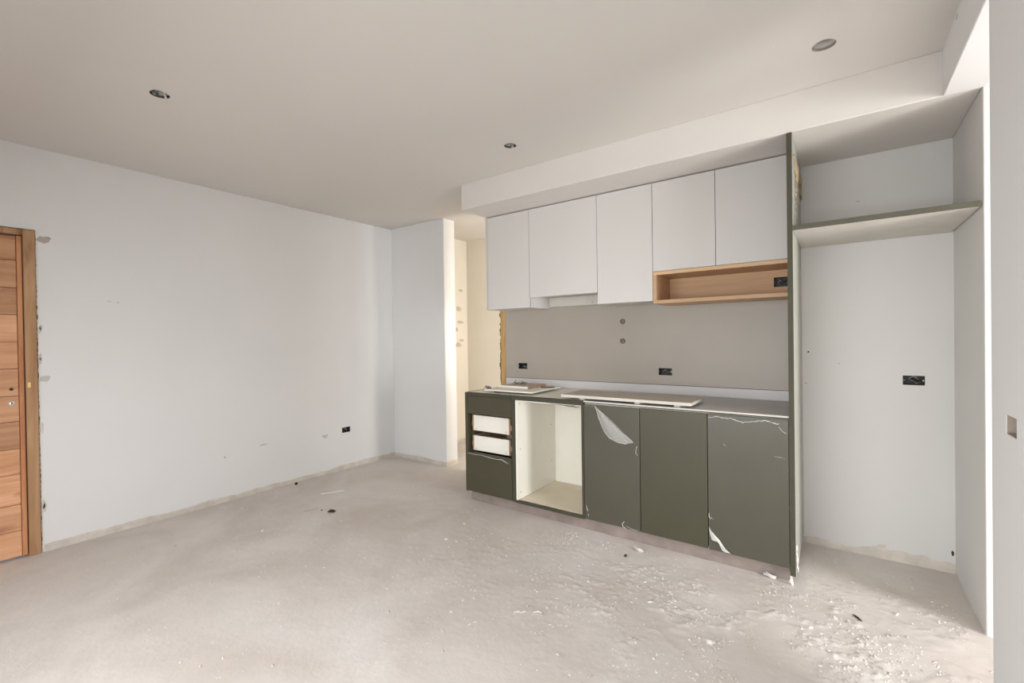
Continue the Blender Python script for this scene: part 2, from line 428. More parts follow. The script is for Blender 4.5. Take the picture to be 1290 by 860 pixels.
# wall beside the passage (its end catches the light)
struct(box('wall_back', WALL, None, XL, -3.462, YB, 3.735, 0, 2.80, 0.004))
niche_box = (0.307, 0.406, 1.068, 1.124)
KSOCK = [(-2.487, -2.386, 1.087, 1.143), (-1.147, -1.045, 1.075, 1.130)]
RSOCK = (-0.356, -0.256, 1.700, 1.765)
PIPES = [(-1.438, 1.503), (-1.440, 1.343)]
struct(holed_slab('wall_kitchen', NWALL, lambda u, v, d: (u, YB+d, v), -2.64, 0.531, 0, 2.80, 0.17, KSOCK + [niche_box, RSOCK]))
struct(box('wall_recess', NWALL, None, XN, 4.15, YF, 3.73, 0, 2.80, 0.003))
struct(holed_slab('wall_right', WALL, lambda u, v, d: (XR+d, u, v), -1.15, 2.10, 0, 2.80, 0.15, [(1.845, 1.945, 1.077, 1.134)]))
# next room's window wall
struct(holed_slab('wall_side', WALL, lambda u, v, d: (4.0+d, u, v), -1.15, 3.0, 0, 2.82, 0.15, [(0.70, 1.90, -0.01, 2.18)]))
# passage behind
struct(box('wall_passage', CREAM, None, -4.30, -4.07, 3.735, 4.75, 0, 2.80, 0.003))
struct(box('wall_end', CREAM, None, -4.07, -0.9, 4.62, 4.80, 0, 2.80, 0.003))
struct(holed_slab('wall_far', CREAM, lambda u, v, d: (-1.0+d, u, v), 3.73, 4.62, 0, 2.82, 0.12, [(3.85, 4.5, 0.75, 2.25)]))  # unseen end; opening added to go with the passage fill
# soffit over the units, beam over the opening, mortar plinth, jamb
struct(box('trim_1', CEIL, None, -2.604, XN, YF, YB, ZS, ZC+0.002, 0.004), 'boxed-in plaster soffit above the wall cabinets')
struct(box('trim_2', WALL, None, XR, 0.55, 2.098, YF, ZS-0.002, ZC+0.1, 0.003), 'plaster lintel over the opening beside the fridge recess')
def wobbly_box(name, m, x0, x1, y0, y1, z0, z1, amp=0.003, nx=60):
    bm = bmesh.new(); xs = [x0+(x1-x0)*k/nx for k in range(nx+1)]
    prof = [(y0, z0), (y0, z0+(z1-z0)*0.5), (y0+0.002, z1), (y1, z1), (y1, z0)]
    rows = []
    for x in xs:
        row = []
        for k, (y, z) in enumerate(prof):
            dy = noise.noise(Vector((x*9, k*2.0, 1)))*amp*(1 if k < 3 else 0); dz = noise.noise(Vector((x*7, k*3.0, 5)))*amp*(0.6 if k in (1,) else 0)
            row.append(bm.verts.new((x, y+dy, z+dz)))
        rows.append(row)
    for i in range(nx):
        for k in range(5): bm.faces.new((rows[i][k], rows[i+1][k], rows[i+1][(k+1) % 5], rows[i][(k+1) % 5]))
    bm.faces.new(rows[0]); bm.faces.new(rows[-1][::-1])
    bmesh.ops.recalc_face_normals(bm, faces=bm.faces)
    return link(name, bm, m)
struct(wobbly_box('trim_3', PLINTH, -2.57, -0.232, 2.945, 3.50, -0.01, 0.083, 0.006, 120), 'rough mortar plinth under the base cabinets')

# bare strip of plaster along the foot of the walls: ragged upper edge, slightly proud
def bare_strip(name, pfn, u0, u1, h0=0.045, amp=0.012, t=0.006, step=0.02, m=RAWP):
    bm = bmesh.new(); n = max(2, int((u1-u0)/step)); rows = []
    for i in range(n+1):
        u = u0+(u1-u0)*i/n
        h = h0 + amp*noise.noise(Vector((u*5.3, h0*9, 2))) + amp*0.5*noise.noise(Vector((u*19, 3, 2)))
        tt = t*(1+0.5*noise.noise(Vector((u*11, 7, 2))))
        rows.append([bm.verts.new(pfn(u, -0.01, tt)), bm.verts.new(pfn(u, h*0.7, tt)), bm.verts.new(pfn(u, h, 0.0008)), bm.verts.new(pfn(u, h, -0.004)), bm.verts.new(pfn(u, -0.01, -0.004))])
    for i in range(n):
        for k in range(5): bm.faces.new((rows[i][k], rows[i+1][k], rows[i+1][(k+1) % 5], rows[i][(k+1) % 5]))
    bm.faces.new(rows[0]); bm.faces.new(rows[-1][::-1])
    bmesh.ops.recalc_face_normals(bm, faces=bm.faces)
    return struct(link(name, bm, m))
bare_strip('baseboard_left', lambda u, v, d: (XL+d, u, v), 0.612, 3.56, 0.045, 0.014)
bare_strip('baseboard_back', lambda u, v, d: (u, YB-d, v), XL, -3.462, 0.043, 0.010)
bare_strip('baseboard_end', lambda u, v, d: (-3.462+d, u, v), YB, 3.735, 0.05, 0.010)
bare_strip('baseboard_passage', lambda u, v, d: (-4.07+d, u, v), 3.735, 4.62, 0.06, 0.014)
bare_strip('baseboard_recess', lambda u, v, d: (u, YB-d, v), -0.198, XN, 0.05, 0.030, 0.005)
bare_strip('baseboard_side', lambda u, v, d: (XN+0.0-d, u, v), YF+0.01, YB, 0.008, 0.004, 0.003)

# jamb of the passage: pine board with foam squeezed out beside it
bm = bmesh.new(); add_box(bm, -2.70, -2.64, YB-0.006, 3.735, 0, 2.80, 0.002)
j = struct(link('trim_4', bm, PINE), 'yellow pine jamb at the end of the kitchen wall')
bm = bmesh.new()
for k in range(90):
    z = 0.02 + k*0.0305
    blob(bm, (-2.706+random.uniform(-.003, .003), YB+0.01+random.uniform(-.004, .004), z), 0.014+random.uniform(-.004, .006), (0.65, 1, 1.5), 0.5, 1, k)
f = link('foam_seam', bm, FOAMD, j, True); f['label'] = 'dark ragged foam seam'

# plaster patches on the walls
def patch(parent, pfn, u, v, ru, rv, m=PATCH, t=0.0015, seed=0):
    bm = bmesh.new(); n = 18
    ring = []; ring2 = []
    for k in range(n):
        a = 2*math.pi*k/n; w = 1+0.28*noise.noise(Vector((math.cos(a)*1.4+seed, math.sin(a)*1.4, seed*2.3)))*2
        ring.append(bm.verts.new(pfn(u+math.cos(a)*ru*w, v+math.sin(a)*rv*w, 0.0003)))
        ring2.append(bm.verts.new(pfn(u+math.cos(a)*ru*w*0.8, v+math.sin(a)*rv*w*0.8, t)))
    for k in range(n): bm.faces.new((ring[k], ring[(k+1) % n], ring2[(k+1) % n], ring2[k]))
    bm.faces.new(ring2)
    bmesh.ops.recalc_face_normals(bm, faces=bm.faces)
    return link('wall_patch', bm, m, parent)
LW = lambda u, v, d: (XL+d, u, v)
PALE = mat('greyish wall scuff', (0.60, 0.58, 0.55), 0.9, vary=0.1, vscale=20)
patch(wl, LW, 0.640, 2.085, 0.028, 0.024, seed=1)
patch(wl, LW, 0.632, 1.155, 0.022, 0.022, m=PALE, seed=2)
patch(wl, LW, 0.97, 1.69, 0.012, 0.004, m=PALE, seed=3)
patch(wl, LW, 1.02, 1.685, 0.008, 0.004, m=PALE, seed=4)
patch(wl, LW, 1.714, 0.386, 0.005, 0.005, m=DKCHIP, seed=5)
patch(wl, LW, 2.04, 0.43, 0.035, 0.008, m=PALE, seed=6)
patch(wl, LW, 2.66, 0.395, 0.03, 0.02, m=PALE, seed=7)
for k in range(7):   # loose plaster edge beside the door frame
    patch(wl, LW, 0.607+random.uniform(0, .012), random.choice([0.15, 0.3, 0.33, 0.5, 0.8, 0.95, 1.02, 1.3, 1.5, 1.8])+random.uniform(-.03, .03), 0.008, 0.020+random.random()*.02, m=RAWP if k % 3 else PALE, seed=10+k)
WP = bpy.data.objects['wall_passage']
for k, (y, z) in enumerate([(4.50, 2.02), (4.45, 1.78), (4.48, 1.60), (4.40, 1.50), (4.50, 1.36), (4.42, 1.30)]):
    patch(WP, lambda u, v, d: (-4.07+d, u, v), y, z, 0.035+0.012*(k % 3), 0.018+0.01*(k % 2), m=mat('grey filler', (0.62, 0.56, 0.47), 0.95, vary=0.2, vscale=30) if k == 0 else bpy.data.materials['grey filler'], seed=30+k)
# small wall marks in the fridge recess
WK = bpy.data.objects['wall_kitchen']
KW = lambda u, v, d: (u, YB-d, v)
patch(WK, KW, -0.165, 1.262, 0.005, 0.006, m=DKCHIP, seed=40)  # small hole, its dark inside painted as a flat patch
patch(WK, KW, -0.180, 1.055, 0.006, 0.004, m=PATCH, seed=41)
patch(WK, KW, 0.00, 1.19, 0.004, 0.003, m=PATCH, seed=42)
patch(WK, KW, 0.205, 0.075, 0.022, 0.010, m=RAWP, seed=43)
patch(WK, KW, 0.518, 0.115, 0.006, 0.014, m=DKCHIP, seed=44)  # another small hole, shown only by dark colour
patch(WK, KW, 0.10, 2.20, 0.010, 0.003, m=PATCH, seed=45)
T2 = bpy.data.objects['trim_2']
patch(T2, lambda u, v, d: (XR-d, u, v), 2.585, 2.665, 0.02, 0.010, m=PALE, seed=46)

# ------------------------------------------------------------------ timber entrance door in the left wall
door = bpy.data.objects.new('door_1', None); COL.objects.link(door); door.location = (XL, 0.04, 0)
struct(door, 'reddish timber plank door in a raw timber frame')
FX = XL+0.012
fr = box('door_frame', JAMB, door, XL-0.14, FX+0.004, 0.541, 0.597, -0.004, 2.134, 0.003)
box('door_frame', JAMB, door, XL-0.14, FX+0.004, -0.517, -0.461, -0.004, 2.134, 0.003)
box('door_frame', JAMB, door, XL-0.14, FX+0.004, -0.461, 0.541, 2.096, 2.134, 0.003)
box('stile', STILE, door, XL-0.05, FX-0.004, 0.512, 0.536, 0.012, 2.090, 0.003, label='narrow reddish upright edge board')
box('stile', STILE, door, XL-0.05, FX-0.004, -0.456, -0.432, 0.012, 2.090, 0.003)
zb = [0.014, 0.180, 0.350, 0.545, 0.711, 0.887, 1.053, 1.229, 1.401, 1.577, 1.752, 1.930, 2.086]
for i in range(len(zb)-1):
    off = random.uniform(-.0025, .0015)
    o = box('plank', CEDAR, door, XL-0.045, FX-0.008+off, -0.430, 0.510, zb[i]+0.0012, zb[i+1]-0.0012, 0.0018)
box('door_core', mat('dark door core', (0.05, 0.025, 0.015), 0.9), door, XL-0.05, XL-0.02, -0.45, 0.53, 0.012, 2.088)
bm = bmesh.new(); cyl(bm, (FX-0.010, 0.478, 1.008), (1, 0, 0), 0.016, 0.0145, 0.006, 28)
lk = link('lock_cylinder', bm, mat('white nickel', (0.8, 0.79, 0.76), 0.25, metal=0.5), door, True); lk['label'] = 'round pale lock rosette'
bm = bmesh.new(); add_box(bm, FX-0.004, FX-0.003, 0.476, 0.480, 1.002, 1.014); cyl(bm, (FX-0.0045, 0.478, 1.010), (1, 0, 0), 0.004, 0.004, 0.002, 12)
link('keyhole', bm, BLACK, lk)
bm = bmesh.new(); cyl(bm, (FX-0.011, 0.478, 1.098), (1, 0, 0), 0.0095, 0.0095, 0.0045, 20)
link('handle_hole', bm, DKCHIP, door)
box('strike_plate', BRASS, door, FX+0.003, FX+0.006, 0.549, 0.563, 1.102, 1.136, 0.001, label='small brass strike plate')
relative(door)
bm = bmesh.new()   # gap and foam between frame and plaster
for k in range(60):
    z = 0.02+k*0.035
    blob(bm, (XL-0.002, 0.5995+random.uniform(-.001, .0015), z), 0.0055+random.uniform(-.002, .0025), (0.6, 0.6, 3.2), 0.4, 1, k)
ds = link('gap_filler', bm, FOAMD, wl, True); ds['label'] = 'dark gap filler beside the door frame'

# ------------------------------------------------------------------ electrical boxes let into the walls
def wall_box(label, pfn, u0, u1, v0, v1, seed, parentless=True, front=0.0):
    rnd = random.Random(seed)
    c = pfn((u0+u1)/2, v0, -0.02)
    t = thing('socket_box', label, 'electrical box', c, 'empty electrical boxes in the walls')
    dep = 0.042; th = 0.0025; e = 0.0005
    bm = bmesh.new()
    def P(u, v, d): return pfn(u, v, -d)
    def bx(a0, a1, b0, b1, d0, d1):
        cs = [Vector(P(a, b, d)) for a in (a0, a1) for b in (b0, b1) for d in (d0, d1)]
        lo = [min(q[i] for q in cs) for i in range(3)]; hi = [max(q[i] for q in cs) for i in range(3)]
        add_box(bm, lo[0], hi[0], lo[1], hi[1], lo[2], hi[2])
    u0 += e; u1 -= e; v0 += e; v1 -= e
    bx(u0, u1, v0, v1, dep, dep+th)
    bx(u0, u0+th, v0, v1, 0.001-front, dep); bx(u1-th, u1, v0, v1, 0.001-front, dep)
    bx(u0+th, u1-th, v0, v0+th, 0.001-front, dep); bx(u0+th, u1-th, v1-th, v1, 0.001-front, dep)
    link('shell', bm, BLACK, t)
    for k in (0, 1):
        bm = bmesh.new(); uu = u0+0.006 if k == 0 else u1-0.006; vm = (v0+v1)/2
        bx(uu-0.003, uu+0.003, vm-0.004, vm+0.004, 0.002-front, 0.008)
        link('screw_lug', bm, STEEL if k else BACKP, t)
    for k in range(3):
        bm = bmesh.new(); pts = []
        ua = u0+(u1-u0)*rnd.uniform(.15, .4); ub = u0+(u1-u0)*rnd.uniform(.6, .85)
        va = v0+(v1-v0)*rnd.uniform(.25, .75); vb = v0+(v1-v0)*rnd.uniform(.25, .75)
        for s in range(9):
            q = s/8; u = ua+(ub-ua)*q; v = va+(vb-va)*q + (v1-v0)*0.22*math.sin(q*math.pi*(1.3+k*.4)+k)
            v = min(max(v, v0+0.006), v1-0.006)
            pts.append(P(u, v, 0.034-0.024*math.sin(q*math.pi)))
        tube(bm, pts, 0.0028, 6)
        link('wire', bm, [GREYW, BACKP, BLACK][k], t, True)
    return relative(t)
wall_box('empty black electrical box low in the long white wall', LW, *socket_left[:2], *socket_left[2:], 1)
SPf = lambda u, v, d: (u, YB-0.010+0.0-d, v)
wall_box('empty black electrical box in splashback near the pine jamb', SPf, *KSOCK[0], 2)
wall_box('empty black electrical box in splashback above the white board', SPf, *KSOCK[1], 3)
wall_box('black electrical box inside the oak open shelf', lambda u, v, d: (u, YB-0.0195-d, v), *RSOCK, 4)
wall_box('wide black electrical box in the wall of the fridge recess', KW, *niche_box, 5)

# blank plastered box pocket in the near wall: back plate
bk = struct(box('pocket_back', mat('pocket plaster', (0.40, 0.33, 0.28), 0.95, vary=0.1, vscale=20), bpy.data.objects['wall_right'], XR+0.030, XR+0.05, 1.84, 1.95, 1.07, 1.14, 0))

PK = bpy.data.materials['pocket plaster']
for (y0, y1, z0_, z1_) in ((1.8452, 1.8475, 1.0772, 1.1338), (1.9425, 1.9448, 1.0772, 1.1338), (1.8475, 1.9425, 1.0772, 1.0790), (1.8475, 1.9425, 1.1320, 1.1338)):
    box('pocket_side', PK, bpy.data.objects['wall_right'], XR+0.002, XR+0.030, y0, y1, z0_, z1_, 0)

# ------------------------------------------------------------------ wires in the ceiling cut-outs
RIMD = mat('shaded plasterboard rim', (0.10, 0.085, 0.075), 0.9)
def cutout(label, cx, cy, r, wires):
    t = thing('downlight_cutout', label, 'light fitting hole', (cx, cy, ZC), 'round downlight holes in the ceiling')
    bm = bmesh.new()   # plasterboard rim
    n = 28
    rings = []
    for (rr, z) in ((r*0.995, ZC+0.001), (r*0.995, ZC+0.013), (r*0.93, ZC+0.013), (r*0.93, ZC+0.0015)):
        rings.append([bm.verts.new((cx+math.cos(2*math.pi*k/n)*rr, cy+math.sin(2*math.pi*k/n)*rr, z)) for k in range(n)])
    for a in range(4):
        for k in range(n): bm.faces.new((rings[a][k], rings[a][(k+1) % n], rings[(a+1) % 4][(k+1) % n], rings[(a+1) % 4][k]))
    bmesh.ops.recalc_face_normals(bm, faces=bm.faces)
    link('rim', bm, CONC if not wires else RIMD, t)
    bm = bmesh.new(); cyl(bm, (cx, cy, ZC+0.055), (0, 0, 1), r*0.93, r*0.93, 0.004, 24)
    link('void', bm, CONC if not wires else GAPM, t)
    for k in range(wires):
        rnd = random.Random(int(cx*100)+k); bm = bmesh.new(); a0 = rnd.uniform(0, 6.28)
        pts = [(cx+math.cos(a0+q*0.35)*r*0.62*(1-0.2*q), cy+math.sin(a0+q*0.35)*r*0.62, ZC+0.012+0.02*math.sin(q*.6+k)) for q in range(9)]
        tube(bm, pts, 0.0035 if k != 1 else 0.005, 6); link('wire', bm, [GREENW, WHITEW, GREYW, GREENW][k], t, True)
    return relative(t)
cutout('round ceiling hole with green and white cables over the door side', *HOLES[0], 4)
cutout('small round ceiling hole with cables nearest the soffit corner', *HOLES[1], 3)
cutout('bare round ceiling hole near the lintel, without cables', *HOLES[2], 0)

# ------------------------------------------------------------------ base cabinets
def carcass(t, x0, x1, left=MELA, right=MELA, z0=0.082, z1=0.912, y0=2.924, y1=3.50, backm=MELA, top=True):
    box('side_panel', left, t, x0, x0+0.017, y0, y1, z0, z1)
    box('side_panel', right, t, x1-0.017, x1, y0, y1, z0, z1)
    box('bottom_panel', MELB, t, x0+0.017, x1-0.017, y0, y1, z0, z0+0.018)
    box('back_panel', backm, t, x0+0.017, x1-0.017, y1-0.012, y1, z0+0.018, z1)
    if top: box('top_rail', MELA, t, x0+0.017, x1-0.017, y0, y0+0.08, z1-0.018, z1)

# drawer unit
t = thing('drawer_cabinet', 'olive base cabinet with two frontless white drawers, far end', 'cabinet', (-2.34, 2.91, 0.082))
box('side_panel', GREEN, t, -2.596, -2.570, YF, 3.53, 0.086, 0.926, label='olive outer end panel')
box('side_panel', GREENE, t, -2.569, -2.553, 2.960, 3.49, 0.104, 0.900)
box('front_rail', GREENE, t, -2.569, -2.1125, YF+0.002, 2.9305, 0.8975, 0.9262)
box('side_panel', GREENE, t, -2.109, -2.0725, YF+0.002, 3.50, 0.086, 0.8935, label='olive divider')
box('bottom_panel', GREENE, t, -2.553, -2.109, 2.924, 3.50, 0.086, 0.104)
box('back_panel', MELA, t, -2.553, -2.109, 3.49, 3.50, 0.104, 0.91)
fr1 = box('drawer_front', GREEN, t, -2.567, -2.111, YF-0.001, YF+0.019, 0.748, 0.8965, 0.0012)
fr2 = box('drawer_front', GREEN, t, -2.588, -2.111, YF-0.004, YF+0.015, 0.092, 0.424, 0.0012)
def drawer(z0, z1):
    d = bmesh.new(); add_box(d, -2.529, -2.161, 2.935, 2.951, z0, z1, 0.0006)
    dd = link('drawer_box', d, MELA, t)
    box('drawer_side', CHIPB, dd, -2.544, -2.529, 2.934, 3.42, z0, z1, 0.0004)
    box('drawer_side', CHIPB, dd, -2.161, -2.146, 2.934, 3.42, z0, z1, 0.0004)
    box('drawer_back', MELA, dd, -2.529, -2.161, 3.404, 3.42, z0, z1)
    box('drawer_bottom', MELA, dd, -2.529, -2.161, 2.951, 3.404, z0+0.01, z0+0.015)
    box('runner', STEEL, dd, -2.144, -2.128, 2.936, 3.40, z0+0.035, z0+0.075, 0.001)
    box('runner', STEEL, dd, -2.5535, -2.5445, 2.936, 3.40, z0+0.035, z0+0.075, 0.001)
    for (sx, sz) in ((-2.505, z0+0.016), (-2.19, z0+0.018)):
        b = bmesh.new(); cyl(b, (sx, 2.9335, sz), (0, 1, 0), 0.0035, 0.0035, 0.002, 10); link('screw', b, DARKST, dd)
    return dd
drawer(0.602, 0.732); drawer(0.434, 0.558)
b = bmesh.new(); tube(b, [(-2.57, YF-0.0055, 0.412), (-2.50, YF-0.0055, 0.408), (-2.42, YF-0.0055, 0.412), (-2.33, YF-0.0055, 0.404), (-2.26, YF-0.0055, 0.400), (-2.21, YF-0.006, 0.406), (-2.17, YF-0.006, 0.392), (-2.14, YF-0.006, 0.380)], [0.001, .002, .0015, .003, .002, .0035, .003, .001], 5)
o = link('film_shred', b, FILME, fr2, True); o['label'] = 'torn film edge'
b = bmesh.new(); add_box(b, -2.548, -2.132, 2.926, 2.93, 0.7, 0.701); b.free()
relative(t)

# oven housing
t = thing('oven_housing', 'open oven housing with cream interior and olive surround', 'cabinet', (-1.78, 2.91, 0.082))
box('side_panel', MELA, t, -2.0722, -2.055, 2.903, 3.50, 0.106, 0.893)
box('side_panel', MELA, t, -1.5075, -1.491, 2.925, 3.488, 0.106, 0.893)
box('side_edge', GREENE, t, -1.4945, -1.4908, YF+0.001, 2.9245, 0.106, 0.893)
box('edge_strip', GREENE, t, -1.4905, -1.476, YF, 3.50, 0.086, 0.912, label='olive edge of the partition')
box('bottom_rail', GREENE, t, -2.0722, -1.491, YF, 2.92, 0.084, 0.1055)
box('top_rail', GREENE, t, -2.109, -1.476, YF-0.001, 2.93, 0.8937, 0.9265)
box('bottom_panel', OVENB, t, -2.055, -1.5075, 2.9205, 3.50, 0.086, 0.1055, label='dusty brownish bottom board')
box('back_panel', MELA, t, -2.055, -1.5075, 3.488, 3.50, 0.1055, 0.893)
box('top_panel', MELA, t, -2.055, -1.5075, 2.935, 3.488, 0.880, 0.893)
for (x, z, y) in ((-2.0545, 0.86, 2.94), (-2.0545, 0.50, 2.94), (-2.0545, 0.16, 2.94), (-2.0545, 0.62, 3.42), (-2.0545, 0.30, 3.42)):
    b = bmesh.new(); cyl(b, (x-0.001, y, z), (1, 0, 0), 0.0042, 0.0042, 0.002, 12); link('screw', b, DARKST, t)
b = bmesh.new()
tube(b, [(-1.78, 2.899, 0.889), (-1.70, 2.898, 0.8885), (-1.63, 2.898, 0.886), (-1.59, 2.897, 0.882), (-1.56, 2.897, 0.884), (-1.53, 2.897, 0.878), (-1.50, 2.898, 0.882)], [0.001, .0012, .003, .005, .006, .004, .002], 6)
o = link('glue_bead', b, BACKP, t, True); o['label'] = 'ragged dark bead under the top rail'
relative(t)

# film shapes lying on a door front (plane Y = yy): irregular sheet from outline points
def sheet(name, pts, m, parent, yy, bulge=0.0, label=None, thick=0.0006):
    bm = bmesh.new()
    c = Vector((sum(p[0] for p in pts)/len(pts), 0, sum(p[1] for p in pts)/len(pts)))
    n = len(pts)
    outer = [bm.verts.new((p[0], yy-0.0006-random.uniform(0, .001), p[1])) for p in pts]
    mid = [bm.verts.new((c.x+(p[0]-c.x)*0.55, yy-0.0006-bulge*(0.6+0.5*random.random()), c.z+(p[1]-c.z)*0.55)) for p in pts]
    ce = bm.verts.new((c.x, yy-0.0006-bulge, c.z))
    for k in range(n):
        l = (k+1) % n
        bm.faces.new((outer[k], outer[l], mid[l], mid[k])); bm.faces.new((mid[k], mid[l], ce))
    bmesh.ops.recalc_face_normals(bm, faces=bm.faces)
    o = link(name, bm, m, parent)
    sol = o.modifiers.new('s', 'SOLIDIFY'); sol.thickness = thick; sol.offset = 0
    if label: o['label'] = label
    return o
def shred(pts, parent, yy, r, m=FILME, jit=0.0):
    bm = bmesh.new(); P2 = []; Rr = []
    for i in range(len(pts)-1):
        for s in range(4):
            q = s/4; x = pts[i][0]*(1-q)+pts[i+1][0]*q; z = pts[i][1]*(1-q)+pts[i+1][1]*q
            P2.append((x+random.uniform(-jit, jit), yy-0.002, z+random.uniform(-jit, jit))); Rr.append(r*random.uniform(.3, .85))
    P2.append((pts[-1][0], yy-0.002, pts[-1][1])); Rr.append(r*.4)
    tube(bm, P2, Rr, 5)
    return link('film_shred', bm, m, parent, True)

# two-door cabinet
t = thing('base_cabinet', 'two-door olive base cabinet beside the open oven housing', 'cabinet', (-1.06, 2.91, 0.082))
carcass(t, -1.4755, -0.650)
box('door_gap_shade', GAPSHADE, t, -1.470, -0.652, 2.9205, 2.9235, 0.10, 0.905)  # sheet behind the doors, its dark olive stands for shade in the gaps
d1 = box('door', GREENF, t, -1.4735, -1.0705, YF, YF+0.018, 0.092, 0.9045, 0.0012, label='olive door still under dusty protective film')
d2 = box('door', GREEN, t, -1.0655, -0.6520, YF, YF+0.018, 0.092, 0.9070, 0.0012, label='bare olive door without film')
sheet('film_flap', [(-1.385, .902), (-1.352, .872), (-1.315, .842), (-1.26, .795), (-1.19, .735), (-1.125, .690), (-1.108, .676), (-1.155, .662), (-1.20, .661), (-1.245, .672), (-1.285, .690), (-1.318, .728), (-1.340, .772), (-1.358, .82), (-1.372, .862)], FILM, d1, YF, 0.012, 'wrinkled flap of clear film')
shred([(-1.352, .868), (-1.30, .835), (-1.24, .787), (-1.18, .733), (-1.112, .680)], d1, YF-0.002, 0.0016)
shred([(-1.265, .775), (-1.215, .732), (-1.17, .69), (-1.15, .672)], d1, YF-0.003, 0.0011)
shred([(-1.385, .898), (-1.372, .862), (-1.358, .82), (-1.340, .772), (-1.318, .728), (-1.285, .690), (-1.245, .672), (-1.20, .661), (-1.155, .662)], d1, YF-0.001, 0.0026, jit=.002)
shred([(-1.385, .898), (-1.43, .893), (-1.465, .897)], d1, YF, 0.001)
shred([(-1.084, .655), (-1.094, .63), (-1.096, .607), (-1.083, .595)], d1, YF, 0.0028, jit=.001)
shred([(-1.462, .19), (-1.455, .165), (-1.448, .15)], d1, YF, 0.003)
shred([(-1.447, .13), (-1.443, .115)], d1, YF, 0.002)
shred([(-1.18, .137), (-1.195, .118), (-1.19, .098), (-1.17, .094)], d1, YF, 0.004, jit=.002)
shred([(-1.17, .112), (-1.14, .100), (-1.11, .096), (-1.085, .098)], d1, YF, 0.002, jit=.001)
relative(t)

# single-door cabinet
t = thing('base_cabinet', 'single-door olive base cabinet against the tall end panel', 'cabinet', (-0.44, 2.91, 0.082))
carcass(t, -0.6485, -0.228)
box('door_gap_shade', GAPSHADE, t, -0.648, -0.229, 2.9205, 2.9235, 0.10, 0.905)  # same darkened sheet, painting the shade around this door
d3 = box('door', GREENF, t, -0.6470, -0.2290, YF, YF+0.018, 0.090, 0.9085, 0.0012, label='olive door with torn protective film')
shred([(-0.643, .885), (-0.615, .893), (-0.585, .896), (-0.56, .892), (-0.54, .891), (-0.52, .894), (-0.50, .887), (-0.475, .880), (-0.455, .875), (-0.43, .881), (-0.395, .886), (-0.345, .896), (-0.31, .889), (-0.285, .880), (-0.272, .884)], d3, YF-0.001, 0.0036, jit=.003)
shred([(-0.275, .868), (-0.262, .848), (-0.248, .838), (-0.238, .834)], d3, YF-0.001, 0.0022, jit=.001)
sheet('film_flap', [(-.646, .226), (-.633, .205), (-.61, .180), (-.589, .162), (-.570, .135), (-.550, .108), (-.526, .094), (-.556, .094), (-.572, .10), (-.588, .135), (-.605, .152), (-.630, .150), (-.640, .185)], FILME, d3, YF, 0.006, 'white curled shred of film')
shred([(-.627, .285), (-.638, .276), (-.645, .296), (-.641, .31)], d3, YF-0.001, 0.003)
shred([(-.627, .276), (-.615, .280)], d3, YF-0.001, 0.0015)
shred([(-.30, .70), (-.27, .698), (-.243, .694)], d3, YF, 0.0012)
shred([(-.56, .735), (-.545, .728)], d3, YF, 0.0015)
relative(t)

# tall end panel
t = thing('end_panel', 'full-height olive end panel between cabinets and fridge recess', 'panel', (-0.213, 2.90, 0.045))
bm = bmesh.new(); add_box(bm, -0.2262, -0.2005, YF-0.001, YF+0.003, 0.052, 2.476, 0.0006); link('edge_band', bm, GREENE, t)
box('face_board', GREEN, t, -0.2262, -0.2105, YF+0.003, 3.558, 0.052, 2.476)
PALEG = mat('pale grey green board', (0.40, 0.40, 0.345), 0.5, vary=0.08, vscale=2)
box('recess_board', PALEG, t, -0.2105, -0.1995, YF+0.003, 3.558, 0.052, 2.476, label='pale grey-green recess-side face')
bm = bmesh.new()
path = [(2.98, 2.36, .016), (3.05, 2.34, .03), (3.12, 2.33, .035), (3.22, 2.34, .035), (3.34, 2.36, .035), (3.14, 2.28, .03), (3.13, 2.23, .026), (3.10, 2.18, .02), (3.12, 2.12, .018), (3.16, 2.06, .014), (3.46, 2.36, .04), (3.50, 2.30, .03)]
for k, (y, z, r) in enumerate(path): blob(bm, (-0.199, y, z), r, (0.35, 1.3, 1.2), 0.45, 2, k+3)
o = link('foam', bm, FOAM, t, True); o['label'] = 'tan streak of expanding foam'
bm = bmesh.new()
for k, (y, z) in enumerate([(2.93, 0.16), (2.95, 0.13), (2.94, 0.10), (2.97, 0.11), (2.96, 0.08), (2.99, 0.06), (2.95, 0.19)]): blob(bm, (-0.197, y, z), 0.014, (0.3, 1, 1.3), 0.6, 1, k+30)
link('foot_plaster', bm, PLCHIP, t)
bm = bmesh.new(); blob(bm, (-0.222, 2.905, 0.028), 0.022, (0.35, 0.4, 1.25), 0.5, 2, 9); o = link('foot_wedge', bm, PLCHIP, t); o['label'] = 'white crumbly wedge under the panel foot'
relative(t)

# fridge recess shelf
t = thing('recess_shelf', 'long shelf with olive edge across the fridge recess', 'shelf', (0.16, 3.2, 1.945))
box('edge_band', SHELFE, t, -0.1985, 0.523, YF, YF+0.004, 1.944, 1.971, 0.0006)
box('shelf_board', MELB, t, -0.1985, 0.523, YF+0.004, 3.556, 1.945, 1.970)
relative(t)

